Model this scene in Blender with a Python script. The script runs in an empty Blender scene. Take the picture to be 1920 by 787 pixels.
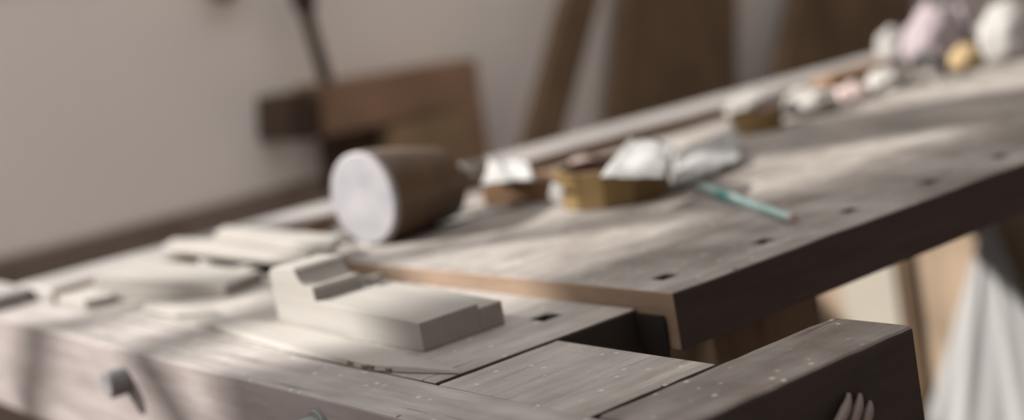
import bpy, bmesh, math, random
from mathutils import Vector, Matrix, Euler, noise

random.seed(7)
SC = bpy.context.scene
COL = SC.collection

# ------------------------------------------------------------------ camera
CAM = Vector((0.86621841, -0.53802482, 1.05038962))
RM = Matrix(((0.60267691, -0.02385001, 0.79762881),
             (0.77933250, 0.23244529, -0.58190209),
             (-0.17152669, 0.97231701, 0.15867650)))
FPX, PX, PY = 2792.5357, 960.0, 393.5


def at(px, py, axis, val):
    """the point of the plane <axis> = <val> that a measured direction meets"""
    r = RM @ Vector((px - PX, -(py - PY), -FPX))
    t = (val - CAM[axis]) / r[axis]
    return CAM + r * t


cd = bpy.data.cameras.new('camera')
cam = bpy.data.objects.new('camera', cd)
COL.objects.link(cam)
mw = RM.to_4x4()
mw.translation = CAM
cam.matrix_world = mw
cd.sensor_width = 36.0
cd.lens = FPX / 1920 * 36.0
cd.clip_start = 0.02
cd.dof.use_dof = True
cd.dof.focus_distance = .92
cd.dof.aperture_fstop = 2.6
SC.camera = cam

# ------------------------------------------------------------------ materials


def node_mat(name):
    m = bpy.data.materials.new(name)
    m.use_nodes = True
    nt = m.node_tree
    b = nt.nodes['Principled BSDF']
    return m, nt, b


def ramp(nt, fac, stops):
    r = nt.nodes.new('ShaderNodeValToRGB')
    el = r.color_ramp.elements
    while len(el) < len(stops):
        el.new(0.5)
    for e, (p, c) in zip(el, stops):
        e.position = p
        e.color = (*c, 1)
    nt.links.new(fac, r.inputs['Fac'])
    return r


def noise_tex(nt, scale, stretch=(1, 1, 1), detail=4, rough=0.6, coord='Object'):
    tc = nt.nodes.new('ShaderNodeTexCoord')
    mp = nt.nodes.new('ShaderNodeMapping')
    mp.inputs['Scale'].default_value = stretch
    n = nt.nodes.new('ShaderNodeTexNoise')
    n.inputs['Scale'].default_value = scale
    n.inputs['Detail'].default_value = detail
    n.inputs['Roughness'].default_value = rough
    nt.links.new(tc.outputs[coord], mp.inputs['Vector'])
    nt.links.new(mp.outputs['Vector'], n.inputs['Vector'])
    return n


def mix(nt, fac, a, b, mode='MIX'):
    m = nt.nodes.new('ShaderNodeMix')
    m.data_type = 'RGBA'
    m.blend_type = mode
    for s, v in ((m.inputs['Factor'], fac), (m.inputs['A'], a), (m.inputs['B'], b)):
        if hasattr(v, 'links'):
            nt.links.new(v, s)
        elif isinstance(v, tuple):
            s.default_value = (*v, 1)
        else:
            s.default_value = v
    return m.outputs['Result']


def wood(name, dark, light, rough=0.6, scale=30, stretch=(1, .08, 1), bump=.25, spec=.3, blotch=.35, dist=.0015):
    """grain running along the axis whose stretch is small"""
    m, nt, b = node_mat(name)
    n = noise_tex(nt, scale, stretch, 6, .65)
    r = ramp(nt, n.outputs['Fac'], [(.3, dark), (.7, light)])
    n2 = noise_tex(nt, 9, (1, 1, 1), 3, .5)
    mul = ramp(nt, n2.outputs['Fac'], [(.3, (1 - blotch,) * 3), (.7, (1 + .0,) * 3)])
    c = mix(nt, 1.0, r.outputs['Color'], mul.outputs['Color'], 'MULTIPLY')
    nt.links.new(c, b.inputs['Base Color'])
    b.inputs['Roughness'].default_value = rough
    b.inputs['Specular IOR Level'].default_value = spec
    bp = nt.nodes.new('ShaderNodeBump')
    bp.inputs['Strength'].default_value = bump
    bp.inputs['Distance'].default_value = dist
    nt.links.new(n.outputs['Fac'], bp.inputs['Height'])
    nt.links.new(bp.outputs['Normal'], b.inputs['Normal'])
    return m


def old_wood(name, side, top1, top2, pale, grain, rough=.62, wear=.5, spec=.35):
    """old bench timber: stained sides, dust and wear lying on the upward faces, pits, scratches and paint flecks"""
    m, nt, b = node_mat(name)
    s_along = tuple(.12 if a == grain else 1 for a in 'xyz')
    n = noise_tex(nt, 60, s_along, 7, .7)
    nb = noise_tex(nt, 14, (1, 1, 1), 5, .6)
    top = ramp(nt, nb.outputs['Fac'], [(.32, top1), (.68, top2)])
    gr = ramp(nt, n.outputs['Fac'], [(.3, (.68, .66, .64)), (.65, (1.1, 1.1, 1.1))])
    topc = mix(nt, 1.0, top.outputs['Color'], gr.outputs['Color'], 'MULTIPLY')
    # worn pale patches
    nw = noise_tex(nt, 34, s_along, 6, .75)
    wr = ramp(nt, nw.outputs['Fac'], [(.60, (0, 0, 0)), (.72, (1, 1, 1))])
    wf = nt.nodes.new('ShaderNodeMath')
    wf.operation = 'MULTIPLY'
    wf.inputs[1].default_value = wear
    nt.links.new(wr.outputs['Color'], wf.inputs[0])
    topc = mix(nt, wf.outputs[0], topc, pale)
    # small pits and dents
    tc = nt.nodes.new('ShaderNodeTexCoord')
    vo = nt.nodes.new('ShaderNodeTexVoronoi')
    vo.inputs['Scale'].default_value = 34
    nt.links.new(tc.outputs['Object'], vo.inputs['Vector'])
    pr = ramp(nt, vo.outputs['Distance'], [(.05, (1, 1, 1)), (.085, (0, 0, 0))])
    rr = nt.nodes.new('ShaderNodeSeparateColor')
    nt.links.new(vo.outputs['Color'], rr.inputs[0])
    gt = nt.nodes.new('ShaderNodeMath')
    gt.operation = 'GREATER_THAN'
    gt.inputs[1].default_value = .72
    nt.links.new(rr.outputs[0], gt.inputs[0])
    pf = nt.nodes.new('ShaderNodeMath')
    pf.operation = 'MULTIPLY'
    nt.links.new(gt.outputs[0], pf.inputs[0])
    nt.links.new(pr.outputs['Color'], pf.inputs[1])
    topc = mix(nt, pf.outputs[0], topc, (.03, .022, .016))
    # pale flecks of paint and plaster
    vo2 = nt.nodes.new('ShaderNodeTexVoronoi')
    vo2.inputs['Scale'].default_value = 170
    nt.links.new(tc.outputs['Object'], vo2.inputs['Vector'])
    pr2 = ramp(nt, vo2.outputs['Distance'], [(.10, (1, 1, 1)), (.40, (0, 0, 0))])
    rr2 = nt.nodes.new('ShaderNodeSeparateColor')
    nt.links.new(vo2.outputs['Color'], rr2.inputs[0])
    gt2 = nt.nodes.new('ShaderNodeMath')
    gt2.operation = 'GREATER_THAN'
    gt2.inputs[1].default_value = .93
    nt.links.new(rr2.outputs[1], gt2.inputs[0])
    pf2 = nt.nodes.new('ShaderNodeMath')
    pf2.operation = 'MULTIPLY'
    nt.links.new(gt2.outputs[0], pf2.inputs[0])
    nt.links.new(pr2.outputs['Color'], pf2.inputs[1])
    topc = mix(nt, pf2.outputs[0], topc, (.50, .47, .43))
    # long scratches along the grain
    ns = noise_tex(nt, 120, tuple(.05 if a == grain else 1 for a in 'xyz'), 2, .5)
    sr = ramp(nt, ns.outputs['Fac'], [(.30, (.25, .23, .21)), (.36, (1, 1, 1))])
    topc = mix(nt, .7, topc, sr.outputs['Color'], 'MULTIPLY')
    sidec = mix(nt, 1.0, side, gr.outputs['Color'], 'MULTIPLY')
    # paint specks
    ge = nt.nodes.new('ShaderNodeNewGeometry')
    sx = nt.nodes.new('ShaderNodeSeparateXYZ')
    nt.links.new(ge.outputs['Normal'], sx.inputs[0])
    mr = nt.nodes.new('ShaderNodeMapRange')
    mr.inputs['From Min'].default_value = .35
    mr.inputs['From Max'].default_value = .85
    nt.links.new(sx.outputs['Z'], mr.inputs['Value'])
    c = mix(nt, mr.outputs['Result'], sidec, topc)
    nt.links.new(c, b.inputs['Base Color'])
    b.inputs['Roughness'].default_value = rough
    b.inputs['Specular IOR Level'].default_value = spec
    bp = nt.nodes.new('ShaderNodeBump')
    bp.inputs['Strength'].default_value = .35
    bp.inputs['Distance'].default_value = .0015
    hs = nt.nodes.new('ShaderNodeMath')
    hs.operation = 'SUBTRACT'
    nt.links.new(n.outputs['Fac'], hs.inputs[0])
    nt.links.new(pf.outputs[0], hs.inputs[1])
    nt.links.new(hs.outputs[0], bp.inputs['Height'])
    nt.links.new(bp.outputs['Normal'], b.inputs['Normal'])
    return m


def plain(name, c1, c2=None, rough=.7, scale=12, spec=.25, bump=0.0, trans=0.0):
    m, nt, b = node_mat(name)
    c2 = c2 or tuple(x * .85 for x in c1)
    n = noise_tex(nt, scale, (1, 1, 1), 4, .6)
    r = ramp(nt, n.outputs['Fac'], [(.3, c2), (.7, c1)])
    nt.links.new(r.outputs['Color'], b.inputs['Base Color'])
    b.inputs['Roughness'].default_value = rough
    b.inputs['Specular IOR Level'].default_value = spec
    if bump:
        bp = nt.nodes.new('ShaderNodeBump')
        bp.inputs['Strength'].default_value = bump
        bp.inputs['Distance'].default_value = .003
        nt.links.new(n.outputs['Fac'], bp.inputs['Height'])
        nt.links.new(bp.outputs['Normal'], b.inputs['Normal'])
    return m


M = {}
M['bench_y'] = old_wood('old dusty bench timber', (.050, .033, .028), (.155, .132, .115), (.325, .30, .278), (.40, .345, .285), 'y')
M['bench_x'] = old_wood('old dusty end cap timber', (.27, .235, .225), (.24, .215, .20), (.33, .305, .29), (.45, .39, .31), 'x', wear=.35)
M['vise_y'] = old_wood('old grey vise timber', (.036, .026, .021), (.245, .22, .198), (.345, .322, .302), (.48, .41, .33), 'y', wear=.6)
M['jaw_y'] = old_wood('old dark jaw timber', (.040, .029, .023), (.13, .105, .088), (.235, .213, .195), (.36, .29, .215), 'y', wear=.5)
M['endgrain'] = wood('tan end grain', (.23, .15, .10), (.36, .26, .18), .7, 26, (.25, 1, 1), .2)
M['dark'] = wood('dark stained timber', (.028, .018, .014), (.05, .034, .026), .6, 30, (1, .1, 1))
M['black'] = plain('black hollow shade', (.016, .011, .009), None, .7)
M['rail'] = wood('grey rail timber', (.24, .22, .21), (.30, .28, .27), .6, 30, (1, .08, 1))
M['leg'] = wood('brown leg timber', (.15, .095, .056), (.22, .145, .085), .65, 30, (1, 1, .08))
M['tan'] = wood('tan board', (.25, .18, .12), (.32, .235, .165), .65, 18, (1, 1, .1), .1)
M['cream'] = plain('cream painted board', (.30, .27, .225), (.27, .243, .20), .6)
M['pale'] = wood('pale fresh wood', (.275, .255, .228), (.315, .296, .272), .6, 40, (.08, 1, 1), .15, blotch=.08)
M['palex'] = wood('pale block wood', (.25, .233, .208), (.295, .278, .256), .6, 45, (.08, 1, 1), .12, blotch=.08)
M['shave'] = wood('pale wood shaving', (.28, .265, .24), (.32, .305, .285), .6, 60, (.1, 1, 1), .1, blotch=.08)
M['shave_pink'] = plain('pinkish wood shaving', (.42, .33, .31), (.34, .27, .25), .65, 20)
M['paper'] = plain('white paper', (.30, .295, .285), (.28, .275, .265), .6)
M['cloth'] = plain('pale mauve cloth', (.27, .225, .235), (.22, .185, .19), .85, 25, bump=.2)
M['whitecloth'] = plain('white cotton cloth', (.30, .285, .265), (.26, .25, .24), .85, 25, bump=.2)
M['sheet'] = plain('white dust sheet', (.27, .265, .257), (.24, .236, .23), .8, 7, bump=.15)
M['mallet'] = wood('brown mallet barrel', (.05, .028, .017), (.15, .09, .05), .38, 22, (1, 1, .12), .2, spec=.5)
M['malletend'] = plain('pale mallet end grain', (.33, .32, .325), (.24, .23, .25), .7, 26, bump=.15)
M['bowl'] = wood('olive brown wood', (.15, .092, .032), (.25, .165, .065), .55, 30, (1, 1, .1), .2)
M['bowlin'] = plain('dark red brown inside', (.12, .062, .05), (.08, .04, .035), .6)
M['orange'] = wood('orange brown wood', (.16, .09, .046), (.26, .15, .08), .6, 25, (.1, 1, 1), .15)
M['twine'] = plain('straw yellow twine', (.33, .24, .13), (.26, .18, .09), .85, 60, bump=.4)
M['strap'] = plain('black leather', (.025, .03, .026), (.015, .017, .015), .5)
M['teal'] = plain('pale teal paint', (.34, .46, .44), (.30, .42, .40), .65)
M['tealdark'] = plain('deep teal paint', (.03, .26, .23), (.02, .2, .18), .4)
M['graphite'] = plain('graphite', (.05, .05, .05), None, .5)
M['iron'] = plain('dull grey iron', (.20, .215, .205), (.12, .125, .12), .45, 40, .5, .2)
M['pegwood'] = plain('grey worn peg', (.20, .19, .19), (.16, .15, .15), .6, 60, bump=.2)
M['wall'] = plain('grey plaster', (.84, .785, .74), (.80, .745, .70), .85, 3, .1, .1)
M['blocker'] = plain('brown light blocker', (.08, .058, .046), None, .8, 6)
M['floor'] = wood('mauve grey floor boards', (.22, .18, .175), (.28, .235, .23), .7, 8, (1, .08, 1), .2)
M['crate'] = wood('brown crate wood', (.26, .158, .10), (.35, .22, .145), .7, 14, (1, .1, 1), .1)
M['cratelight'] = wood('yellow brown crate panel', (.33, .225, .125), (.41, .285, .17), .7, 14, (1, 1, .1), .1)
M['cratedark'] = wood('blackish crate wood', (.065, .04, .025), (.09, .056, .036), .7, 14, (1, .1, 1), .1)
M['plankback'] = wood('dark brown plank', (.135, .085, .048), (.21, .137, .08), .7, 8, (1, 1, .12), .1)
M['shadeboard'] = wood('mid brown shade board', (.20, .15, .12), (.28, .215, .18), .8, 8, (1, .12, 1), .1)
M['rod'] = wood('dark rod', (.045, .03, .02), (.07, .048, .032), .6, 20, (1, 1, .1), .1)
M['frame'] = plain('painted window frame', (.5, .48, .45), None, .5)
M['ridge'] = plain('pale worn ring edge', (.20, .16, .14), (.14, .11, .095), .45)

# ------------------------------------------------------------------ mesh helpers


class MB:
    def __init__(self):
        self.bm = bmesh.new()

    def faces(self, verts, faces, mi=0):
        vs = [self.bm.verts.new(v) for v in verts]
        for f in faces:
            try:
                fc = self.bm.faces.new([vs[i] for i in f])
                fc.material_index = mi
            except ValueError:
                pass
        return vs

    def box(self, x0, x1, y0, y1, z0, z1, mi=0):
        v = [(x, y, z) for x in (x0, x1) for y in (y0, y1) for z in (z0, z1)]
        f = [(0, 1, 3, 2), (4, 6, 7, 5), (0, 4, 5, 1), (2, 3, 7, 6), (0, 2, 6, 4), (1, 5, 7, 3)]
        return self.faces(v, f, mi)

    def rough_box(self, x0, x1, y0, y1, z0, z1, axis, seg, jit):
        """a timber cut into <seg> slices along <axis>; its edges wander a little"""
        lo, hi = (x0, y0, z0), (x1, y1, z1)
        o = [a for a in range(3) if a != axis]
        vs = []
        for i in range(seg + 1):
            t = i / seg
            for (a, b) in ((0, 0), (1, 0), (1, 1), (0, 1)):
                p = [0, 0, 0]
                p[axis] = lo[axis] + (hi[axis] - lo[axis]) * t
                p[o[0]] = (hi if a else lo)[o[0]]
                p[o[1]] = (hi if b else lo)[o[1]]
                w = noise.noise(Vector((t * seg * .37 + 5 * a, 3.1 * b + z0 * 7, x0 * 9 + y0 * 3)))
                w2 = noise.noise(Vector((t * seg * .61 + 2 * a, 1.1 * b + 9, x0 * 5 + y0 * 7)))
                p[o[0]] += jit * w
                p[o[1]] += jit * w2
                vs.append(p)
        fs = []
        for i in range(seg):
            for k in range(4):
                a, b = i * 4 + k, i * 4 + (k + 1) % 4
                fs.append((a, b, b + 4, a + 4))
        fs.append((0, 1, 2, 3))
        n = seg * 4
        fs.append((n, n + 3, n + 2, n + 1))
        return self.faces(vs, fs)

    def prism(self, prof, axis, a0, a1, mi=0):
        """profile of 2-D points pushed along an axis from a0 to a1"""
        n = len(prof)

        def P(p, a):
            q = [p[0], p[1]]
            q.insert(axis, a)
            return q
        vs = [P(p, a0) for p in prof] + [P(p, a1) for p in prof]
        fs = [(i, (i + 1) % n, (i + 1) % n + n, i + n) for i in range(n)]
        fs += [tuple(range(n - 1, -1, -1)), tuple(range(n, 2 * n))]
        return self.faces(vs, fs, mi)

    def tube(self, path, rad, seg=12, mi=0):
        path = [Vector(p) for p in path]
        rs = rad if isinstance(rad, (list, tuple)) else [rad] * len(path)
        rings = []
        up = Vector((.13, .31, .94)).normalized()
        for i, p in enumerate(path):
            d = (path[min(i + 1, len(path) - 1)] - path[max(i - 1, 0)]).normalized()
            if abs(d.dot(up)) > .97:
                up = Vector((1, .1, .05)).normalized()
            u = d.cross(up).normalized()
            v = d.cross(u)
            rings.append([p + (u * math.cos(2 * math.pi * k / seg) + v * math.sin(2 * math.pi * k / seg)) * rs[i] for k in range(seg)])
        vs = [q for r in rings for q in r]
        fs = []
        for i in range(len(path) - 1):
            for k in range(seg):
                a, b = i * seg + k, i * seg + (k + 1) % seg
                fs.append((a, b, b + seg, a + seg))
        n = (len(path) - 1) * seg
        fs += [tuple(range(seg - 1, -1, -1)), tuple(range(n, n + seg))]
        return self.faces(vs, fs, mi)

    def build(self, name, mat, parent=None, bevel=0, seg=2, smooth=False, xf=None):
        bm = self.bm
        if xf is not None:
            bmesh.ops.transform(bm, matrix=xf, verts=bm.verts)
        bmesh.ops.recalc_face_normals(bm, faces=bm.faces)
        if smooth:
            for f in bm.faces:
                f.smooth = True
        me = bpy.data.meshes.new(name)
        bm.to_mesh(me)
        bm.free()
        for mm in (mat if isinstance(mat, (list, tuple)) else [mat]):
            me.materials.append(mm)
        o = bpy.data.objects.new(name, me)
        COL.objects.link(o)
        if bevel:
            md = o.modifiers.new('bevel', 'BEVEL')
            md.width = bevel
            md.segments = seg
            md.limit_method = 'ANGLE'
            md.angle_limit = math.radians(40)
        if parent is not None:
            o.parent = parent
            # parts are built in world coordinates; thing empties may stand elsewhere
            o.matrix_parent_inverse = parent.matrix_world.inverted() if xf is None else Matrix.Identity(4)
        return o


def thing(name, label, cat, loc=(0, 0, 0), rz=0, group=None):
    o = bpy.data.objects.new(name, None)
    COL.objects.link(o)
    o.empty_display_size = .02
    o.matrix_world = Matrix.Translation(loc) @ Matrix.Rotation(rz, 4, 'Z')
    return tag(o, label, cat, group)


def tag(o, label, cat, group=None, kind=None):
    o['label'] = label
    o['category'] = cat
    if group:
        o['group'] = group
    if kind:
        o['kind'] = kind
    return o


def struct(o):
    o['kind'] = 'structure'
    return o


def cut(o, boxes):
    """real holes: subtract boxes from a mesh"""
    for b in boxes:
        mb = MB()
        mb.box(*b)
        c = mb.build('cutter', M['dark'])
        md = o.modifiers.new('cut', 'BOOLEAN')
        md.operation = 'DIFFERENCE'
        md.solver = 'EXACT'
        md.object = c
        bpy.context.view_layer.update()
        dg = bpy.context.evaluated_depsgraph_get()
        keep = [m for m in o.modifiers if m.type == 'BEVEL']
        for m in keep:
            m.show_viewport = False
        bpy.context.view_layer.update()
        dg = bpy.context.evaluated_depsgraph_get()
        me = bpy.data.meshes.new_from_object(o.evaluated_get(dg))
        o.modifiers.remove(md)
        for m in keep:
            m.show_viewport = True
        o.data = me
        bpy.data.objects.remove(c)


# ------------------------------------------------------------------ setting
SUN = Vector((.60, .58, -.58)).normalized()
XW = -1.5          # face of the wall behind the bench
Z1, Z0 = .800, .8138

mb = MB()
mb.box(-1.6, 3.0, -4, 5.1, -.1, 0)
struct(mb.build('floor', M['floor']))

# wall with three unseen window openings above the bench, shaped for its sun patches
HEAD = 2.275
WINS = [(-1.475, -.66, 1.30, HEAD), (-.64, -.42, 1.48, 1.99), (-.39, 1.20, 1.155, HEAD)]
mb = MB()
WT = .04
HT = 3.3
mb.box(XW - WT, XW, -4, WINS[0][1], 0, 1.30)
mb.box(XW - WT, XW, WINS[0][1], WINS[2][0], 0, 1.48)
mb.box(XW - WT, XW, WINS[2][0], WINS[2][1], 0, WINS[2][2])
mb.box(XW - WT, XW, WINS[2][1], 5, 0, 1.48)
mb.box(XW - WT, XW, -4, 5, HEAD, HT)
mb.box(XW - WT, XW, -4, WINS[0][0], 1.30, HEAD)
mb.box(XW - WT, XW, WINS[0][1], WINS[1][0], 1.48, HEAD)
mb.box(XW - WT, XW, WINS[1][1], WINS[2][0], 1.48, HEAD)
mb.box(XW - WT, XW, WINS[2][1], 5, 1.48, HEAD)
mb.box(XW - WT, XW, WINS[1][0], WINS[1][1], WINS[1][3], HEAD)
struct(mb.build('wall_back', M['wall']))
for i, (a, b, c, d) in enumerate(WINS):
    mb = MB()
    e = .012
    mb.box(XW - WT - .005, XW + .006, a, b, c, c + e)
    mb.box(XW - WT - .005, XW + .006, a, b, d - e, d)
    mb.box(XW - WT - .005, XW + .006, a, a + e, c + e, d - e)
    mb.box(XW - WT - .005, XW + .006, b - e, b, c + e, d - e)
    x0, x1 = XW - .03, XW - .01
    if i == 0:  # unseen bars, placed so their shadows streak the bench
        mb.box(x0, x1, a + e, -1.08, 1.985, 2.045)
        mb.box(x0, x1, -1.06, -1.025, 1.80, d - e)
        mb.box(x0, x1, -1.02, -.78, 2.10, 2.125)
        # slanting bar added so its shadow stripe falls on the end cap
        s = Vector((.93 - .858, 1.792 - 1.607))
        pa, pb = Vector((-1.125, 1.864)), Vector((-1.0, 1.60))
        n = Vector((pb.y - pa.y, -(pb.x - pa.x))).normalized() * .015
        q = [pa + n, pb + n, pb - n, pa - n]
        mb.prism([(p.x, p.y) for p in q], 0, x0, x1)
    if i == 2:
        mb.box(x0, x1, .98, 1.0, c + e, d - e)
    struct(mb.build('window_%d' % (i + 1), M['frame']))

mb = MB()
mb.box(XW, 3.0, 5.0, 5.1, 0, HT)
struct(mb.build('wall_far', M['wall']))
mb = MB()
mb.box(1.5, 1.6, -2.5, 5.0, .76, 2.9)  # added unseen wall, darkens right-facing sides; open at its foot for fill light
for yy in (-2.5, .0, 2.5, 4.88):
    mb.box(1.5, 1.6, yy, yy + .12, 0, .76)
struct(mb.build('wall_right_blocker', M['blocker']))
mb = MB()
mb.box(XW - WT, 3.0, 2.4, 5.1, 2.9, 3.0)  # added out of view to dim the far end of the room
struct(mb.build('ceiling_blocker', M['wall']))

# ------------------------------------------------------------------ workbench
bench = thing('workbench', 'old dusty carpenter workbench with a thick dark top and an end vise', 'workbench', (-.25, 1.2, 0))
BL = 2.6
# main slab
mb = MB()
mb.rough_box(-.36, .118, .130, BL, .7718, Z0, 1, 60, .0009)
top = mb.build('benchtop', [M['bench_y'], M['endgrain']], bench, .007, 4)
for f in top.data.polygons:
    if f.normal.y < -.9:
        f.material_index = 1
holes = []
for k in range(14):
    y = .165 + .103 * k
    holes.append((.067, .080, y - .008, y + .008, .785, .85))
cut(top, holes)
# lower plank reaching out from under the slab
mb = MB()
mb.rough_box(-.6015, .0785, -.0475, .1295, .755, Z1, 0, 12, .0004)
pl = mb.build('tail_plank', M['vise_y'], bench, .002, 2)
cut(pl, [(.014, .030, .083, .100, .77, .85)])
# tool tray behind the slab and the rail behind it
mb = MB()
mb.box(-.6015, -.361, .130, BL, .789, .797)
mb.build('tool_tray', M['bench_y'], bench, .001)
mb = MB()
mb.rough_box(-.705, -.602, -.048, BL, .790, .8145, 1, 60, .0007)
mb.build('back_rail', M['rail'], bench, .004, 3)
mb = MB()
mb.rough_box(-.84, -.655, -.1015, -.0486, .8003, .8143, 0, 10, .0005)
mb.build('rail_end', M['rail'], bench, .003, 3)
mb = MB()
mb.box(-.6025, -.599, .130, BL, .797, .8120)
mb.build('rail_lip', M['orange'], bench, .0008)
mb = MB()
mb.box(-.6025, -.599, -.047, .1298, .8002, .8120)
mb.build('rail_lip', M['orange'], bench, .0008)
mb = MB()
mb.box(.0795, .108, .1265, .1285, .69, .7975)
mb.build('hollow_shade', M['black'], bench, .0008)  # thin black plate stands in for the shaded hollow at the slab end
# end cap across the end
mb = MB()
mb.rough_box(-.84, .300, -.102, -.0485, .703, Z1, 0, 40, .0007)
mb.build('end_cap', M['bench_x'], bench, .0016, 2)
# tail vise: inner block and outer jaw
vise = bpy.data.objects.new('tail_vise', None)
mb = MB()
mb.rough_box(.0815, .2325, -.0478, .0535, .70, .7992, 1, 10, .0006)
mb.build('vise_block', M['vise_y'], bench, .0016, 2)
mb = MB()
mb.rough_box(.2375, .3005, -.0478, .1545, .66, .8005, 1, 16, .0009)
jaw = mb.build('vise_jaw', M['jaw_y'], bench, .0035, 3)
bpy.data.objects.remove(vise)
# three curved ribs standing off the outer side of the jaw
for (a, b, c) in (((1591, 737), (1585, 768), (1560, 815)), ((1612, 738), (1608, 768), (1588, 815)), ((1631, 752), (1628, 775), (1613, 815))):
    A, B, C_ = at(*a, 0, .3022), at(*b, 0, .3055), at(*c, 0, .3075)
    pth = []
    for k in range(11):
        t = k / 10
        pth.append(A * (1 - t) ** 2 + (B * 2 - (A + C_) / 2) * 2 * t * (1 - t) + C_ * t * t)
    mb = MB()
    mb.tube(pth, [.0012 + .0022 * min(1, k / 5) for k in range(11)], 12)
    mb.build('curved_rib', M['ridge'], bench, 0, smooth=True)
# wooden peg and iron bolt in the end cap
mb = MB()
pc = Vector((-.3055, -.1015, .7735))
mb.tube([pc, pc + Vector((0, -.016, 0)), pc + Vector((0, -.0185, 0))], [.0115, .0118, .0105], 24)
mb.build('peg', M['pegwood'], bench, 0)
mb = MB()
bc = Vector((.018, -.1015, .7795))
mb.tube([bc, bc + Vector((0, -.004, 0))], [.0125, .0125], 20)
mb.tube([bc + Vector((0, -.003, 0)), bc + Vector((0, -.014, 0)), bc + Vector((0, -.016, 0))], [.0095, .0095, .008], 6)
mb.build('bolt', M['iron'], bench, .0006)
# base: legs, stretchers and boarded cupboard
for (x0, x1, y0, y1) in ((-.012, .052, .28, .345), (-.56, -.49, .28, .345), (.03, .095, 2.2, 2.27), (-.56, -.49, 2.2, 2.27)):
    mb = MB()
    mb.box(x0, x1, y0, y1, 0, .7725 if x1 > -.3 else .7885)
    mb.build('leg', M['leg'], bench, .003)
mb = MB()
mb.box(-.49, -.012, .295, .33, .12, .20)
mb.build('stretcher', M['leg'], bench, .003)
YB, YC = 1.22, 1.238
xs = [at(px, 540, 1, YB).x for px in (1577, 1682)]
xp = [at(px, 540, 1, YC - .014).x for px in (1678, 1702)]
for (a, b, nm, mt, y) in ((xs[0] - .30, xs[0] - .002, 'side_board', 'tan', YB), (xs[0], xs[1], 'side_board', 'cream', YB - .002),
                          (xp[0], xp[1], 'corner_post', 'leg', YC - .014), (xp[1] + .001, .09, 'side_board', 'tan', YC)):
    mb = MB()
    mb.box(a, b, y, y + .02, .02, .7715 if a > -.36 else (.735 if a < -.66 else .7885))
    mb.build(nm, M[mt], bench, .001)

# ------------------------------------------------------------------ white sheet below the bench
cy = 1.208
mb = MB()
pl_ = [at(a, b, 1, cy) for a, b in ((1842, 428), (1742, 770), (1868, 428), (2010, 770))]
NU, NV = 60, 30
vs = []
for side_ in (0, 1):
    for j in range(NV + 1):
        t = max(0, j - 3) / (NV - 3) * 1.2
        L = pl_[0].lerp(pl_[1], t)
        R = pl_[2].lerp(pl_[3], t)
        if j < 3:
            L.z = R.z = max(L.z, R.z) + (.7712 - max(L.z, R.z)) * (3 - j) / 3
        for i in range(NU + 1):
            u = i / NU
            p = L.lerp(R, u)
            amp = .001 + .004 * min(1, t)
            y = amp * math.sin(u * 15 + .8 * math.sin(t * 3)) + .5 * amp * math.sin(u * 33 + 1.7) - .004 * side_
            vs.append((p.x, p.y + y, p.z))
W_ = NU + 1
nv = W_ * (NV + 1)
fs = []
for j in range(NV):
    for i in range(NU):
        q = j * W_ + i
        fs.append((q, q + 1, q + W_ + 1, q + W_))
        fs.append((q + nv, q + nv + W_, q + nv + W_ + 1, q + nv + 1))
for j in range(NV):
    for e in (0, NU):
        q = j * W_ + e
        fs.append((q, q + W_, q + W_ + nv, q + nv))
for i in range(NU):
    for e in (0, NV * W_):
        fs.append((e + i, e + i + 1, e + i + 1 + nv, e + i + nv))
mb.faces(vs, fs)
tag(mb.build('dust_sheet', M['sheet'], smooth=True), 'white cloth sheet hanging in folds below the dark bench edge', 'cloth')

# ------------------------------------------------------------------ moulded block
blk = MB()
base = [(-.204, .8004), (.0055, .8004), (.0055, .8212), (-.136, .8262), (-.204, .8275)]
blk.prism(base, 1, -.0058, .0455)
prof = [(-.204, .8270), (-.1362, .8260), (-.137, .8345), (-.1395, .8372), (-.143, .8368),
        (-.147, .8362), (-.151, .8372), (-.1555, .8400), (-.159, .8440), (-.1612, .8490), (-.164, .8508), (-.199, .8492), (-.204, .846)]
blk.prism(prof, 1, -.0058, .038)
mo = blk.build('moulding_block', M['palex'], None, .0004, 1)
tag(mo, 'pale wooden moulding block with a hollow cove, lying on the low end of the bench', 'wood block')
rb = MB()
prof2 = [(-.150, .8004), (.0055, .8004), (.0055, .8175), (-.150, .8232)]
rb.prism(prof2, 1, .0456, .0665)
r_ = rb.build('rebated_edge', M['palex'], mo, .0004, 1)

# ------------------------------------------------------------------ splinter of board beside the block
mb = MB()
out = [(.081, -.029), (.045, -.0405), (.01, -.0495), (-.009, -.0505), (-.03, -.0495), (-.104, -.048), (-.221, -.040), (-.307, -.033),
       (-.318, -.024), (-.300, -.016), (-.235, -.012), (-.165, -.010), (-.079, -.016), (0, -.0215)]
n = len(out)
vs = [(x, y, .8005) for x, y in out] + [(x, y + .0012, .8005 + (.004 if x < .05 else .0022)) for x, y in out]
fs = [(i, (i + 1) % n, (i + 1) % n + n, i + n) for i in range(n)] + [tuple(range(n - 1, -1, -1)), tuple(range(n, 2 * n))]
mb.faces(vs, fs)
sp = mb.build('wood_splinter', M['pale'], None, .0005, 1)
tag(sp, 'long thin pale splinter tapering to a point in front of the moulding block', 'wood offcut')
mb = MB()
for (x, y, s) in ((.004, -.0492, .0032), (-.003, -.0500, .0024), (-.022, -.0492, .003), (.022, -.0466, .002)):
    mb.box(x - s * 1.5, x + s * 1.5, y - .0006, y + .0014, .8012, .8012 + s * .9)
mb.build('bark_edge', M['plankback'], sp, .0005, 1)

# ------------------------------------------------------------------ offcuts on the left


def pix(pts, z):
    return [tuple(at(a, b, 2, z))[:2] for a, b in pts]


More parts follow.
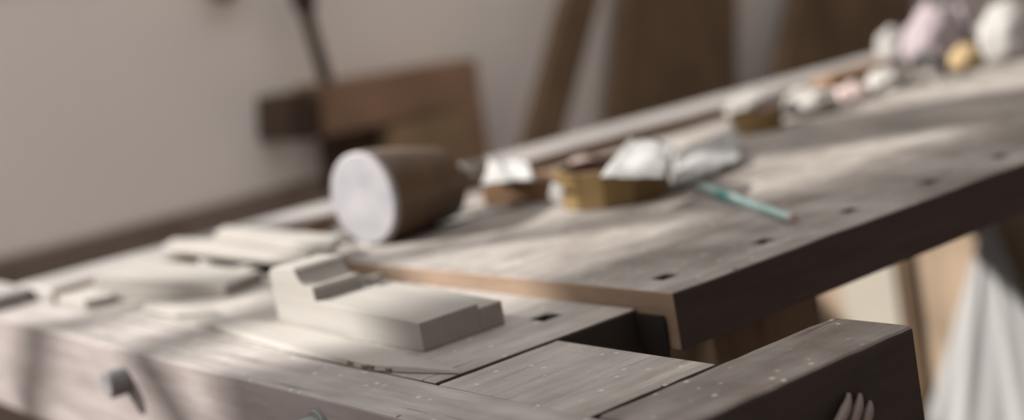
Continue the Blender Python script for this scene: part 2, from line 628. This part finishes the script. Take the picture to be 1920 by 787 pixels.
def board(name, pts, z0, z1, mat, label, cat='wood offcut', group=None, tilt=None, bevel=.001):
    """plan outline, bottom and top height; tilt = (dz at each point)"""
    mb = MB()
    n = len(pts)
    tl = tilt or [0] * n
    vs = [(x, y, z0 + d) for (x, y), d in zip(pts, tl)] + [(x, y, z1 + d) for (x, y), d in zip(pts, tl)]
    fs = [(i, (i + 1) % n, (i + 1) % n + n, i + n) for i in range(n)] + [tuple(range(n - 1, -1, -1)), tuple(range(n, 2 * n))]
    mb.faces(vs, fs)
    return tag(mb.build(name, mat, None, bevel, 2), label, cat, group)


def wedge(name, pts, z0, tops, mat, label):
    mb = MB()
    n = len(pts)
    vs = [(x, y, z0) for x, y in pts] + [(x, y, t) for (x, y), t in zip(pts, tops)]
    fs = [(i, (i + 1) % n, (i + 1) % n + n, i + n) for i in range(n)] + [tuple(range(n - 1, -1, -1)), tuple(range(n, 2 * n))]
    mb.faces(vs, fs)
    return tag(mb.build(name, mat, None, .001, 2), label, 'wood offcut')


wa, wb = at(184, 563, 2, .8005), at(425, 556, 2, .8005)
wedge('board_offcut', [(wa.x, wa.y), (wb.x, wb.y), (wb.x - .02, wb.y + .05), (wa.x - .035, wa.y + .062)], .8005, (.8265, .8115, .8115, .8265), M['pale'],
      'thick pale wedge-shaped board offcut in front of the back rail at the left')
board('board_offcut', pix([(268, 582), (275, 568), (330, 574), (412, 588), (330, 592)], .8025), .8005, .8050, M['pale'],
      'small pale wedge lying in front of the thick board offcut')
board('wood_lath', [(-.597, -.046), (-.597, -.005), (-.510, -.020), (-.520, -.046)], .8006, .8088, M['pale'],
      'flat pale lath at the far left, lying in front of the back rail')
board('wood_lath', pix([(306, 472), (328, 458), (610, 462), (575, 500)], .8165), .8160, .8235, M['pale'],
      'broad pale lath lying over the back rail, nearest the left end')
board('wood_lath', pix([(404, 446), (424, 434), (640, 452), (620, 478)], .8265), .8245, .8330, M['pale'],
      'narrow pale lath lying on top of the broad lath, left of the mallet')


def shaving(name, base, length, width, yaw, amp, curl, label, mat='shave', seed=0, kind=None, group=None, lift=0.0):
    """one ribbon of planed wood: wavy, curling up at its end"""
    rnd = random.Random(seed)
    mb = MB()
    N = 36
    pts = []
    x = z = 0
    ang = rnd.uniform(.0, .35)
    ds = length / N
    for i in range(N + 1):
        t = i / N
        pts.append((x, z))
        ang += (curl * (t ** 1.6) - .22 * math.sin(t * 8 + seed)) * ds / length * 6 * amp
        x += math.cos(ang) * ds
        z += math.sin(ang) * ds
    if amp < .6:
        sl = pts[-1][1] / pts[-1][0]
        pts = [(px, (pz - sl * px) * .8) for px, pz in pts]
    zm = min(p[1] for p in pts)
    th = .0007
    vs = []
    for i, (x, z) in enumerate(pts):
        t = i / N
        w = width * (.75 + .25 * math.sin(math.pi * (t * .9 + .05)))
        sk = .25 * width * math.sin(t * 5 + seed)
        for s in (-1, 0, 1):
            dz = .06 * width * (s * s) * math.sin(t * 7 + seed)
            vs.append((x, s * w / 2 + sk, z - zm + dz + .0006))
    nv = len(vs)
    vs += [(a, b, c + th) for a, b, c in vs]
    fs = []
    for i in range(N):
        for k in range(2):
            a = i * 3 + k
            fs.append((a, a + 3, a + 4, a + 1))
            fs.append((a + nv, a + 1 + nv, a + 4 + nv, a + 3 + nv))
        for k, flip in ((0, 0), (2, 1)):
            a = i * 3 + k
            fs.append((a, a + nv, a + 3 + nv, a + 3))
    for i in (0, N):
        for k in range(2):
            a = i * 3 + k
            fs.append((a, a + 1, a + 1 + nv, a + nv))
    mb.faces(vs, fs)
    xf = Matrix.Translation((base[0], base[1], base[2] + lift)) @ Matrix.Rotation(yaw, 4, 'Z')
    o = mb.build(name, M[mat], None, 0, smooth=True, xf=xf)
    return tag(o, label, 'wood shaving', group, kind)


G = 'wood shavings piled between the mallet and the left end'
L_ = 'pale curled wood shaving in the heap left of the mallet'
sid = 1
rows = []
for k, yy in enumerate((.158, .194, .230, .266, .302, .338)):
    rows.append((-.492 + .006 * (k % 2), yy, .7975, .095, .030, math.pi + .08 * (-1) ** k, .45, .9))
    if k != 3:
        rows.append((-.368 - .006 * (k % 3), yy + .004, .7975, .100, .029, math.pi - .07 * (-1) ** k, .45, .7))
rows += [(-.44, .100, .8005, .12, .028, math.pi + .05, .4, .8)]
for (x, y, z, ln, w, yaw, amp, curl) in rows:
    shaving('wood_shaving', (x, y, z), ln, w, yaw, amp, curl, L_, 'shave', sid, group=G)
    sid += 1
for (x, y, z, ln, w, yaw, lab) in (
        (-.222, .060, .8005, .10, .032, 3.1, 'flat shaving lying just left of the moulding block'),
        (-.23, .112, .8005, .15, .026, math.pi - .03, 'long flat shaving along the foot of the benchtop end, behind the moulding block')):
    shaving('wood_shaving', (x, y, z), ln, w, yaw, .35, .6, lab, 'shave', sid)
    sid += 1

# ------------------------------------------------------------------ mallet
mal = thing('mallet', 'round wooden mallet lying on its side, pale end face towards the left', 'mallet', (-.345, .25, Z0))
axis = Vector((-.19, .98, -.085)).normalized()
side = Vector((axis.y, -axis.x, 0))
c0 = Vector((-.3500, .178, Z0 + .0462))


def lathe_axis(mb, c, ax, prof, n=48):
    u = Vector((0, 0, 1))
    v = ax.cross(u).normalized()
    vs = []
    for (t, r) in prof:
        for k in range(n):
            a = 2 * math.pi * k / n
            vs.append(c + ax * t + (u * math.cos(a) + v * math.sin(a)) * r)
    fs = []
    for i in range(len(prof) - 1):
        for k in range(n):
            fs.append((i * n + k, i * n + (k + 1) % n, (i + 1) * n + (k + 1) % n, (i + 1) * n + k))
    m = (len(prof) - 1) * n
    fs.append(tuple(range(n - 1, -1, -1)))
    fs.append(tuple(range(m, m + n)))
    mb.faces([tuple(q) for q in vs], fs)


mb = MB()
lathe_axis(mb, c0, axis, [(.004, .0452), (.012, .0460), (.03, .0455), (.055, .0435), (.080, .0405), (.104, .0370), (.107, .034)])
mb.build('head', M['mallet'], mal, 0, smooth=False)
mb = MB()
lathe_axis(mb, c0, axis, [(-.0005, .0428), (.0012, .0450), (.0045, .0455)])
mb.build('striking_face', M['malletend'], mal)
mb = MB()
hc = c0 + axis * .098
mb.tube([hc, hc + axis * .02, hc + axis * .04, hc + axis * .046], [.011, .0125, .0125, .009], 20)
mb.build('handle', M['mallet'], mal, 0, smooth=True)

# ------------------------------------------------------------------ wooden block and scraps behind the mallet
b1 = at(893, 388, 2, Z0 + .0)
b2 = at(1046, 372, 2, Z0 + .0)
d = (b2 - b1)
nrm = Vector((-d.y, d.x, 0)).normalized() * .05
q = [(b1.x, b1.y), (b2.x, b2.y), (b2.x + nrm.x, b2.y + nrm.y), (b1.x + nrm.x, b1.y + nrm.y)]
q = [(a + .014, b) for a, b in q]
board('wood_block', q, Z0 + .0004, Z0 + .0235, M['orange'], 'orange brown wooden block between the mallet and the bowl', 'wood block', bevel=.002)
sheet_spec = [(at(a, b, 2, Z0 + z)) for a, b, z in ((903, 352, .0262), (1004, 340, .0262), (990, 304, .040), (918, 296, .044))]
sc0 = (b1 + b2) / 2 + nrm * .6
for (dx, dy, dz, ln, w, yaw, amp, curl, lab, mt) in (
        (-.050, -.014, 0, .07, .030, 2.6, .5, 1.3, 'white curl of wood shaving on the left of the orange brown block', 'shave'),
        (.052, .022, 0, .055, .030, 2.0, .4, 1.0, 'pinkish flake of shaving on the right end of the orange brown block', 'shave_pink')):
    shaving('wood_shaving', (sc0.x + dx, sc0.y + dy, Z0 + .0245 + dz), ln, w, yaw, amp, curl, lab, mt, sid)
    sid += 1

# ------------------------------------------------------------------ bowls


def stave_bowl(loc, rx, ry, h, rz, label, n=12):
    t = thing('wooden_bowl', label, 'bowl', loc, rz)
    mb = MB()
    wall = .006
    rings = [(0.955, 0.0, 0), (1.0, h, 0), (1.0 - wall / rx, h, 1), (.9 - wall / rx, .006, 1)]
    vs = []
    for s, z, _ in rings:
        for k in range(n):
            a = 2 * math.pi * (k + .5) / n
            vs.append((rx * s * math.cos(a), ry * s * math.sin(a), z + .0004))
    fs, mi = [], []
    for i in range(3):
        for k in range(n):
            fs.append((i * n + k, i * n + (k + 1) % n, (i + 1) * n + (k + 1) % n, (i + 1) * n + k))
    fs.append(tuple(range(n - 1, -1, -1)))
    fs.append(tuple(range(3 * n, 4 * n)))
    mb.faces(vs, fs)
    for k, f in enumerate(mb.bm.faces):
        f.material_index = 1 if (2 * n <= k < 3 * n or k == 3 * n + 1) else 0
    o = mb.build('staved_body', [M['bowl'], M['bowlin']], t, .0008, 1, xf=Matrix.Identity(4))
    mb = MB()
    n2 = 36
    prof = [(1.002, h * .30), (1.022, h * .30), (1.026, h * .42), (1.006, h * .42)]
    vs = [(rx * (s - .045 + .08 * z / h) * math.cos(2 * math.pi * k / n2), ry * (s - .045 + .08 * z / h) * math.sin(2 * math.pi * k / n2), z) for s, z in prof for k in range(n2)]
    fs = []
    for i in range(4):
        j = (i + 1) % 4
        for k in range(n2):
            fs.append((i * n2 + k, i * n2 + (k + 1) % n2, j * n2 + (k + 1) % n2, j * n2 + k))
    mb.faces(vs, fs)
    mb.bm.free()
    return t


bc = at(1156, 372, 2, Z0)
stave_bowl((bc.x, bc.y, Z0), .056, .056, .036, .4, 'small staved wooden bowl on the bench, white paper sticking out of it')
bc2 = at(1422, 244, 2, Z0)
stave_bowl((bc2.x, bc2.y, Z0), .032, .032, .024, .2, 'smaller brown bowl farther along the bench, heaped with white shavings')


def sheet(name, quad, label, cat, mat, amp=.006, seed=1, n=14, th=.0008):
    """a creased sheet stretched over four corner points"""
    a, b, c, d = [Vector(p) for p in quad]
    mb = MB()
    vs = []
    for i in range(n + 1):
        for j in range(n + 1):
            u, v = i / n, j / n
            p = a * (1 - u) * (1 - v) + b * u * (1 - v) + c * u * v + d * (1 - u) * v
            k = noise.noise(Vector((u * 2.6 + seed, v * 2.6, seed * 3.3)))
            k2 = abs(noise.noise(Vector((u * 5 + seed, v * 5, 2.3)))) - .2
            p = p + Vector((k * .4, -k * .4, k + k2 * .6)) * amp
            vs.append(p)
    nv = len(vs)
    nrm_ = ((b - a).cross(d - a)).normalized() * th
    vs = vs + [p + nrm_ for p in vs]
    fs = []
    W = n + 1
    for i in range(n):
        for j in range(n):
            q = i * W + j
            fs.append((q, q + 1, q + W + 1, q + W))
            fs.append((q + nv, q + W + nv, q + W + 1 + nv, q + 1 + nv))
    for i in range(n):
        for (q, r) in ((i * W, (i + 1) * W), (i * W + n, (i + 1) * W + n), (i, i + 1), (n * W + i, n * W + i + 1)):
            fs.append((q, r, r + nv, q + nv))
    mb.faces(vs, fs)
    return tag(mb.build(name, M[mat], None, 0, smooth=True), label, cat)


def pt(px, py, dist):
    r = RM @ Vector((px - PX, -(py - PY), -FPX))
    return CAM + r * (dist / FPX)


sheet('paper_scrap', sheet_spec, 'crumpled white paper scrap on top of the orange brown block', 'paper', 'paper', .007, 12)
D = (bc - CAM).dot(RM @ Vector((0, 0, -1)))
# paper sticking out of the bowl
sheet('paper_scrap', (at(1126, 332, 2, Z0 + .0385), at(1246, 336, 2, Z0 + .0385), at(1264, 274, 1, bc.y + .020), at(1182, 258, 1, bc.y + .020)),
      'white folded paper scrap sticking up from the staved bowl', 'paper', 'paper', .004, 3)


def heap(name, c, sx, sy, sz, label, cat, mat, seed, rough=.28, sub=4, fr=2.2, rz=0.0):
    """a soft lump with creases, flat underneath"""
    bm = bmesh.new()
    bmesh.ops.create_icosphere(bm, subdivisions=sub, radius=1)
    for v in bm.verts:
        p = v.co.normalized()
        k = noise.noise(p * fr + Vector((seed * 7.1, seed * 1.7, 0)))
        k2 = abs(noise.noise(p * fr * 2.3 + Vector((seed * 3.1, 0, seed))))
        r = 1 + rough * k - rough * .7 * k2
        v.co = p * r
        if v.co.z < -.35:
            v.co.z = -.35 + (v.co.z + .35) * .05
    mb = MB()
    mb.bm.free()
    mb.bm = bm
    zmin = min(v.co.z for v in bm.verts)
    xf = Matrix.Translation((c[0], c[1], c[2] + .0006 - zmin * sz)) @ Matrix.Rotation(rz, 4, 'Z') @ Matrix.Diagonal((sx, sy, sz, 1))
    o = mb.build(name, M[mat], None, 0, smooth=True, xf=xf)
    return tag(o, label, cat)


def on(px, py, z=Z0):
    return at(px, py, 2, z)


p = on(1325, 325)
q_ = (pt(1262, 345, D - .02), pt(1330, 338, D), pt(1388, 232, D + .17), pt(1290, 262, D + .12))
sheet('paper_sheet', (on(1262, 352, Z0 + .006), on(1392, 300, Z0 + .006), on(1378, 238, Z0 + .018), on(1262, 285, Z0 + .020)),
      'crumpled white paper sheet lying right of the staved bowl', 'paper', 'paper', .007, 5)
hp = on(1420, 232)
heap('shavings_heap', (hp.x, hp.y, Z0 + .014), .034, .034, .018, 'white heap of shavings filling the smaller brown bowl', 'wood shavings', 'shave', 2)
p = on(1062, 366)
sheet('paper_scrap', (on(1030, 378, Z0 + .002), on(1064, 384, Z0 + .002), on(1058, 350, Z0 + .026), on(1034, 342, Z0 + .026)),
      'white paper scrap leaning against the left side of the staved bowl', 'paper', 'paper', .003, 8)

# pencil
pa, pb = on(1300, 345, Z0 + .004), on(1489, 411, Z0 + .004)
pen = thing('pencil', 'pale teal pencil lying on the bench beside the staved bowl', 'pencil', (pa.x, pa.y, Z0))
dd = (pb - pa)
mb = MB()
mb.tube([pa + dd * .10, pa + dd * .97], [.0042, .0042], 6)
mb.build('shaft', M['teal'], pen, .0003, 1)
mb = MB()
mb.tube([pa + dd * .30, pa + dd * .40], [.0047, .0047], 6)
mb.build('painted_band', M['tealdark'], pen)
mb = MB()
mb.tube([pa + dd * .005, pa + dd * .10], [.0008, .0041], 12)
mb.build('sharpened_tip', M['pale'], pen)
mb = MB()
mb.tube([pa + dd * .97, pa + dd * 1.0], [.0042, .0040], 12)
mb.build('end_cap', M['shave_pink'], pen)

# things farther along the bench
for (px, py, sx, sy, sz, lab, mt, sd) in (
        (1522, 212, .036, .034, .022, 'low whitish heap of shavings right behind the smaller brown bowl', 'shave', 11),
        (1598, 190, .026, .026, .016, 'pinkish low heap of shavings next to the whitish heap', 'shave_pink', 12),
        (1668, 166, .030, .030, .020, 'pale heap of shavings left of the black strap', 'shave', 13)):
    p = on(px, py)
    heap('shavings_heap', (p.x, p.y, Z0), sx, sy, sz, lab, 'wood shavings', mt, sd)
p = on(1640, 150, .797)
b1, b2 = on(1560, 172, Z0), on(1682, 135, Z0)
d_ = (b2 - b1)
n_ = Vector((-d_.y, d_.x, 0)).normalized() * .035
board('wood_block', [(b1.x, b1.y), (b2.x, b2.y), (b2.x + n_.x, b2.y + n_.y), (b1.x + n_.x, b1.y + n_.y)], Z0 + .0004, Z0 + .020, M['orange'],
      'long brown strip of wood lying along the back rail at the far end', 'wood offcut', bevel=.002)
bk = Vector((-.78, .62, 0))
p = on(1778, 126) + bk * .055
heap('cloth_bundle', (p.x, p.y, Z0), .044, .042, .064, 'pale mauve cloth bundle at the far end of the bench', 'cloth', 'cloth', 21, .2)
p = on(1815, 130)
heap('twine_ball', (p.x, p.y, Z0), .023, .023, .025, 'straw yellow ball of twine in front of the pale mauve bundle', 'twine', 'twine', 22, .10)
p = on(1716, 128) + bk * .11
heap('cloth_bundle', (p.x, p.y, Z0), .026, .026, .040, 'cream cloth lump on the left of the pale mauve bundle', 'cloth', 'whitecloth', 23, .2)
p = on(1918, 112) + bk * .045
heap('cloth_bundle', (p.x, p.y, Z0), .043, .042, .056, 'large round white cloth bundle at the far right end of the bench', 'cloth', 'whitecloth', 24, .12)
p = on(1848, 112) + bk * .10
heap('cloth_bundle', (p.x, p.y, Z0), .018, .018, .052, 'pinkish cloth lump between the mauve and the round white bundles', 'cloth', 'cloth', 25, .15)
a0, a1, a2, a3 = on(1712, 124, Z0 + .004), on(1728, 108, Z0 + .026), on(1755, 114, Z0 + .026), on(1772, 139, Z0 + .004)
mb = MB()
mb.tube([a0, (a0 + a1) / 2 + Vector((0, 0, .006)), a1, (a1 + a2) / 2 + Vector((0, 0, .004)), a2, (a2 + a3) / 2 + Vector((0, 0, .006)), a3], .0055, 10)
tag(mb.build('leather_strap', M['strap'], None, 0, smooth=True), 'black strap arching in front of the pale mauve bundle', 'strap')

# ------------------------------------------------------------------ things at the back wall
XB = XW + .10
cr = thing('wooden_crate', 'brown wooden crate on a stand against the wall behind the mallet', 'crate', (XW + .06, .9, 0))


def on_wall(px, py, x=XB):
    return at(px, py, 0, x)


def wall_prism(pts, x0, x1, mat, name, parent, bevel=.002, x=XB):
    mb = MB()
    ps = [on_wall(a, b, x) for a, b in pts]
    mb.prism([(p.y, p.z) for p in ps], 0, x0, x1)
    return mb.build(name, mat, parent, bevel)


wall_prism([(600, 158), (893, 108), (903, 190), (606, 258)], XW + .002, XB, M['crate'], 'top_board', cr)
wall_prism([(738, 232), (872, 197), (892, 335), (745, 345)], XW + .002, XB - .005, M['cratelight'], 'front_panel', cr)
wall_prism([(873, 196), (903, 189), (926, 330), (893, 335)], XW + .002, XB, M['crate'], 'side_post', cr)
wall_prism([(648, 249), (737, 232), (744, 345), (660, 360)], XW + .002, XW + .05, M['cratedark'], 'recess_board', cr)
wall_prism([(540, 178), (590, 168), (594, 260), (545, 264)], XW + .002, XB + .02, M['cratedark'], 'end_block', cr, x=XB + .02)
lo = on_wall(720, 350)
hi = on_wall(925, 330)
for y in (lo.y, hi.y - .03):
    mb = MB()
    mb.box(XW + .004, XB - .02, y - .025, y + .025, 0, min(lo.z, hi.z) + .06)
    mb.build('leg', M['crate'], cr, .002)

# added board, its brown stands in for shade low on the wall
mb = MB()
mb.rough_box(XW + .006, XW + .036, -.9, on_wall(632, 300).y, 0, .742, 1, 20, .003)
tag(mb.build('shade_board', M['shadeboard'], None, .004), 'added brown board standing in for the shade low on the wall, left of the crate', 'plank')

mb = MB()
xr = XB - .03
p0, p1, p2 = on_wall(612, 152, xr), on_wall(584, 60, xr), on_wall(566, -40, xr)
pk = [p0, p1, on_wall(575, 25, xr), on_wall(570, 8, xr), p2, on_wall(560, -70, xr)]
mb.tube(pk, [.012, .012, .013, .022, .024, .020], 14)
rod = mb.build('wooden_rod', M['rod'], None, 0, smooth=True)
tag(rod, 'dark wooden rod with a thick upper end, standing on the crate against the wall', 'rod')

mb = MB()
q0 = on_wall(424, 2, XW + .03)
mb.tube([q0 + Vector((0, 0, .0)), q0 + Vector((0, 0, .012)), q0 + Vector((0, 0, .05)), q0 + Vector((0, 0, .16))], [.010, .022, .026, .020], 16)
tag(mb.build('hanging_tool_handle', M['crate'], None, 0, smooth=True), 'brown tool handle hanging on the wall at the top left, only its tip in view', 'tool')


def leaning(name, tl, tr, br, bl, th, label, mat, x_top, x_bot):
    """plank leaning against the wall: its four measured corners, carried down to the floor"""
    TL, TR = at(*tl, 0, x_top), at(*tr, 0, x_top)
    BL_, BR = at(*bl, 0, x_bot), at(*br, 0, x_bot)

    def floor_pt(a, b):
        t = (a.z) / (a.z - b.z)
        return a + (b - a) * t

    def up(a, b):
        return b + (a - b) * ((1.24 - b.z) / (a.z - b.z))
    P = [up(TL, BL_), up(TR, BR), floor_pt(TR, BR), floor_pt(TL, BL_)]
    for v in P[:2]:
        v.x = max(v.x, XW + .008)
    for v in P[2:]:
        v.z = 0
    off = Vector((th, 0, 0))
    mb = MB()
    mb.faces([tuple(v) for v in P] + [tuple(v + off) for v in P],
             [(0, 1, 2, 3), (7, 6, 5, 4), (0, 4, 5, 1), (1, 5, 6, 2), (2, 6, 7, 3), (3, 7, 4, 0)])
    return tag(mb.build(name, M[mat], None, .004), label, 'plank')


leaning('leaning_plank', (1042, 0), (1108, 0), (1030, 285), (966, 285), .03,
        'narrow brown plank leaning at a slant on the wall, right of the crate', 'plankback', XW + .17, XW + .20)
leaning('leaning_plank', (1150, 0), (1352, 0), (1352, 230), (1128, 230), .05,
        'wide dark plank standing on the wall between the slanting plank and the far plank', 'plankback', XW + .02, XW + .03)
leaning('leaning_plank', (1470, 0), (1692, 0), (1690, 130), (1440, 130), .04,
        'wide dark plank leaning on the wall farthest to the right', 'plankback', XW + .09, XW + .11)
mb = MB()
pp = [at(a, b, 0, XW + .122) for a, b in ((1205, 125), (1290, 128), (1285, 165), (1210, 162))]
mb.bm.free()

# ------------------------------------------------------------------ light
sd = bpy.data.lights.new('sun', 'SUN')
sd.energy = 6.5
sd.angle = math.radians(1.6)
sd.color = (1.0, .965, .92)
so = bpy.data.objects.new('sun', sd)
COL.objects.link(so)
so.rotation_euler = (-SUN).to_track_quat('Z', 'Y').to_euler()
so.location = (-4, -3, 5)

w = bpy.data.worlds.new('world')
SC.world = w
w.use_nodes = True
nt = w.node_tree
bg = nt.nodes['Background']
tc = nt.nodes.new('ShaderNodeTexCoord')
sp_ = nt.nodes.new('ShaderNodeSeparateXYZ')
nt.links.new(tc.outputs['Generated'], sp_.inputs[0])
# overcast sky: brightest overhead and towards -y, dimmer towards +x
m1 = nt.nodes.new('ShaderNodeMath')
m1.operation = 'MULTIPLY_ADD'
nt.links.new(sp_.outputs['Y'], m1.inputs[0])
m1.inputs[1].default_value = -.15
m1.inputs[2].default_value = .40
m2 = nt.nodes.new('ShaderNodeMath')
m2.operation = 'MULTIPLY_ADD'
mz = nt.nodes.new('ShaderNodeMath')
mz.operation = 'MAXIMUM'
mz.inputs[1].default_value = 0
nt.links.new(sp_.outputs['Z'], mz.inputs[0])
nt.links.new(mz.outputs[0], m2.inputs[0])
m2.inputs[1].default_value = .55
nt.links.new(m1.outputs[0], m2.inputs[2])
m3 = nt.nodes.new('ShaderNodeMath')
m3.operation = 'MULTIPLY_ADD'
nt.links.new(sp_.outputs['X'], m3.inputs[0])
m3.inputs[1].default_value = -.20
nt.links.new(m2.outputs[0], m3.inputs[2])
nt.links.new(m3.outputs[0], bg.inputs['Strength'])
bg.inputs['Color'].default_value = (.95, .925, .905, 1)

vs_ = SC.view_settings
vs_.view_transform = 'Standard'
vs_.look = 'None'
vs_.exposure = 0.76
vs_.gamma = 1
vs_.use_curve_mapping = False
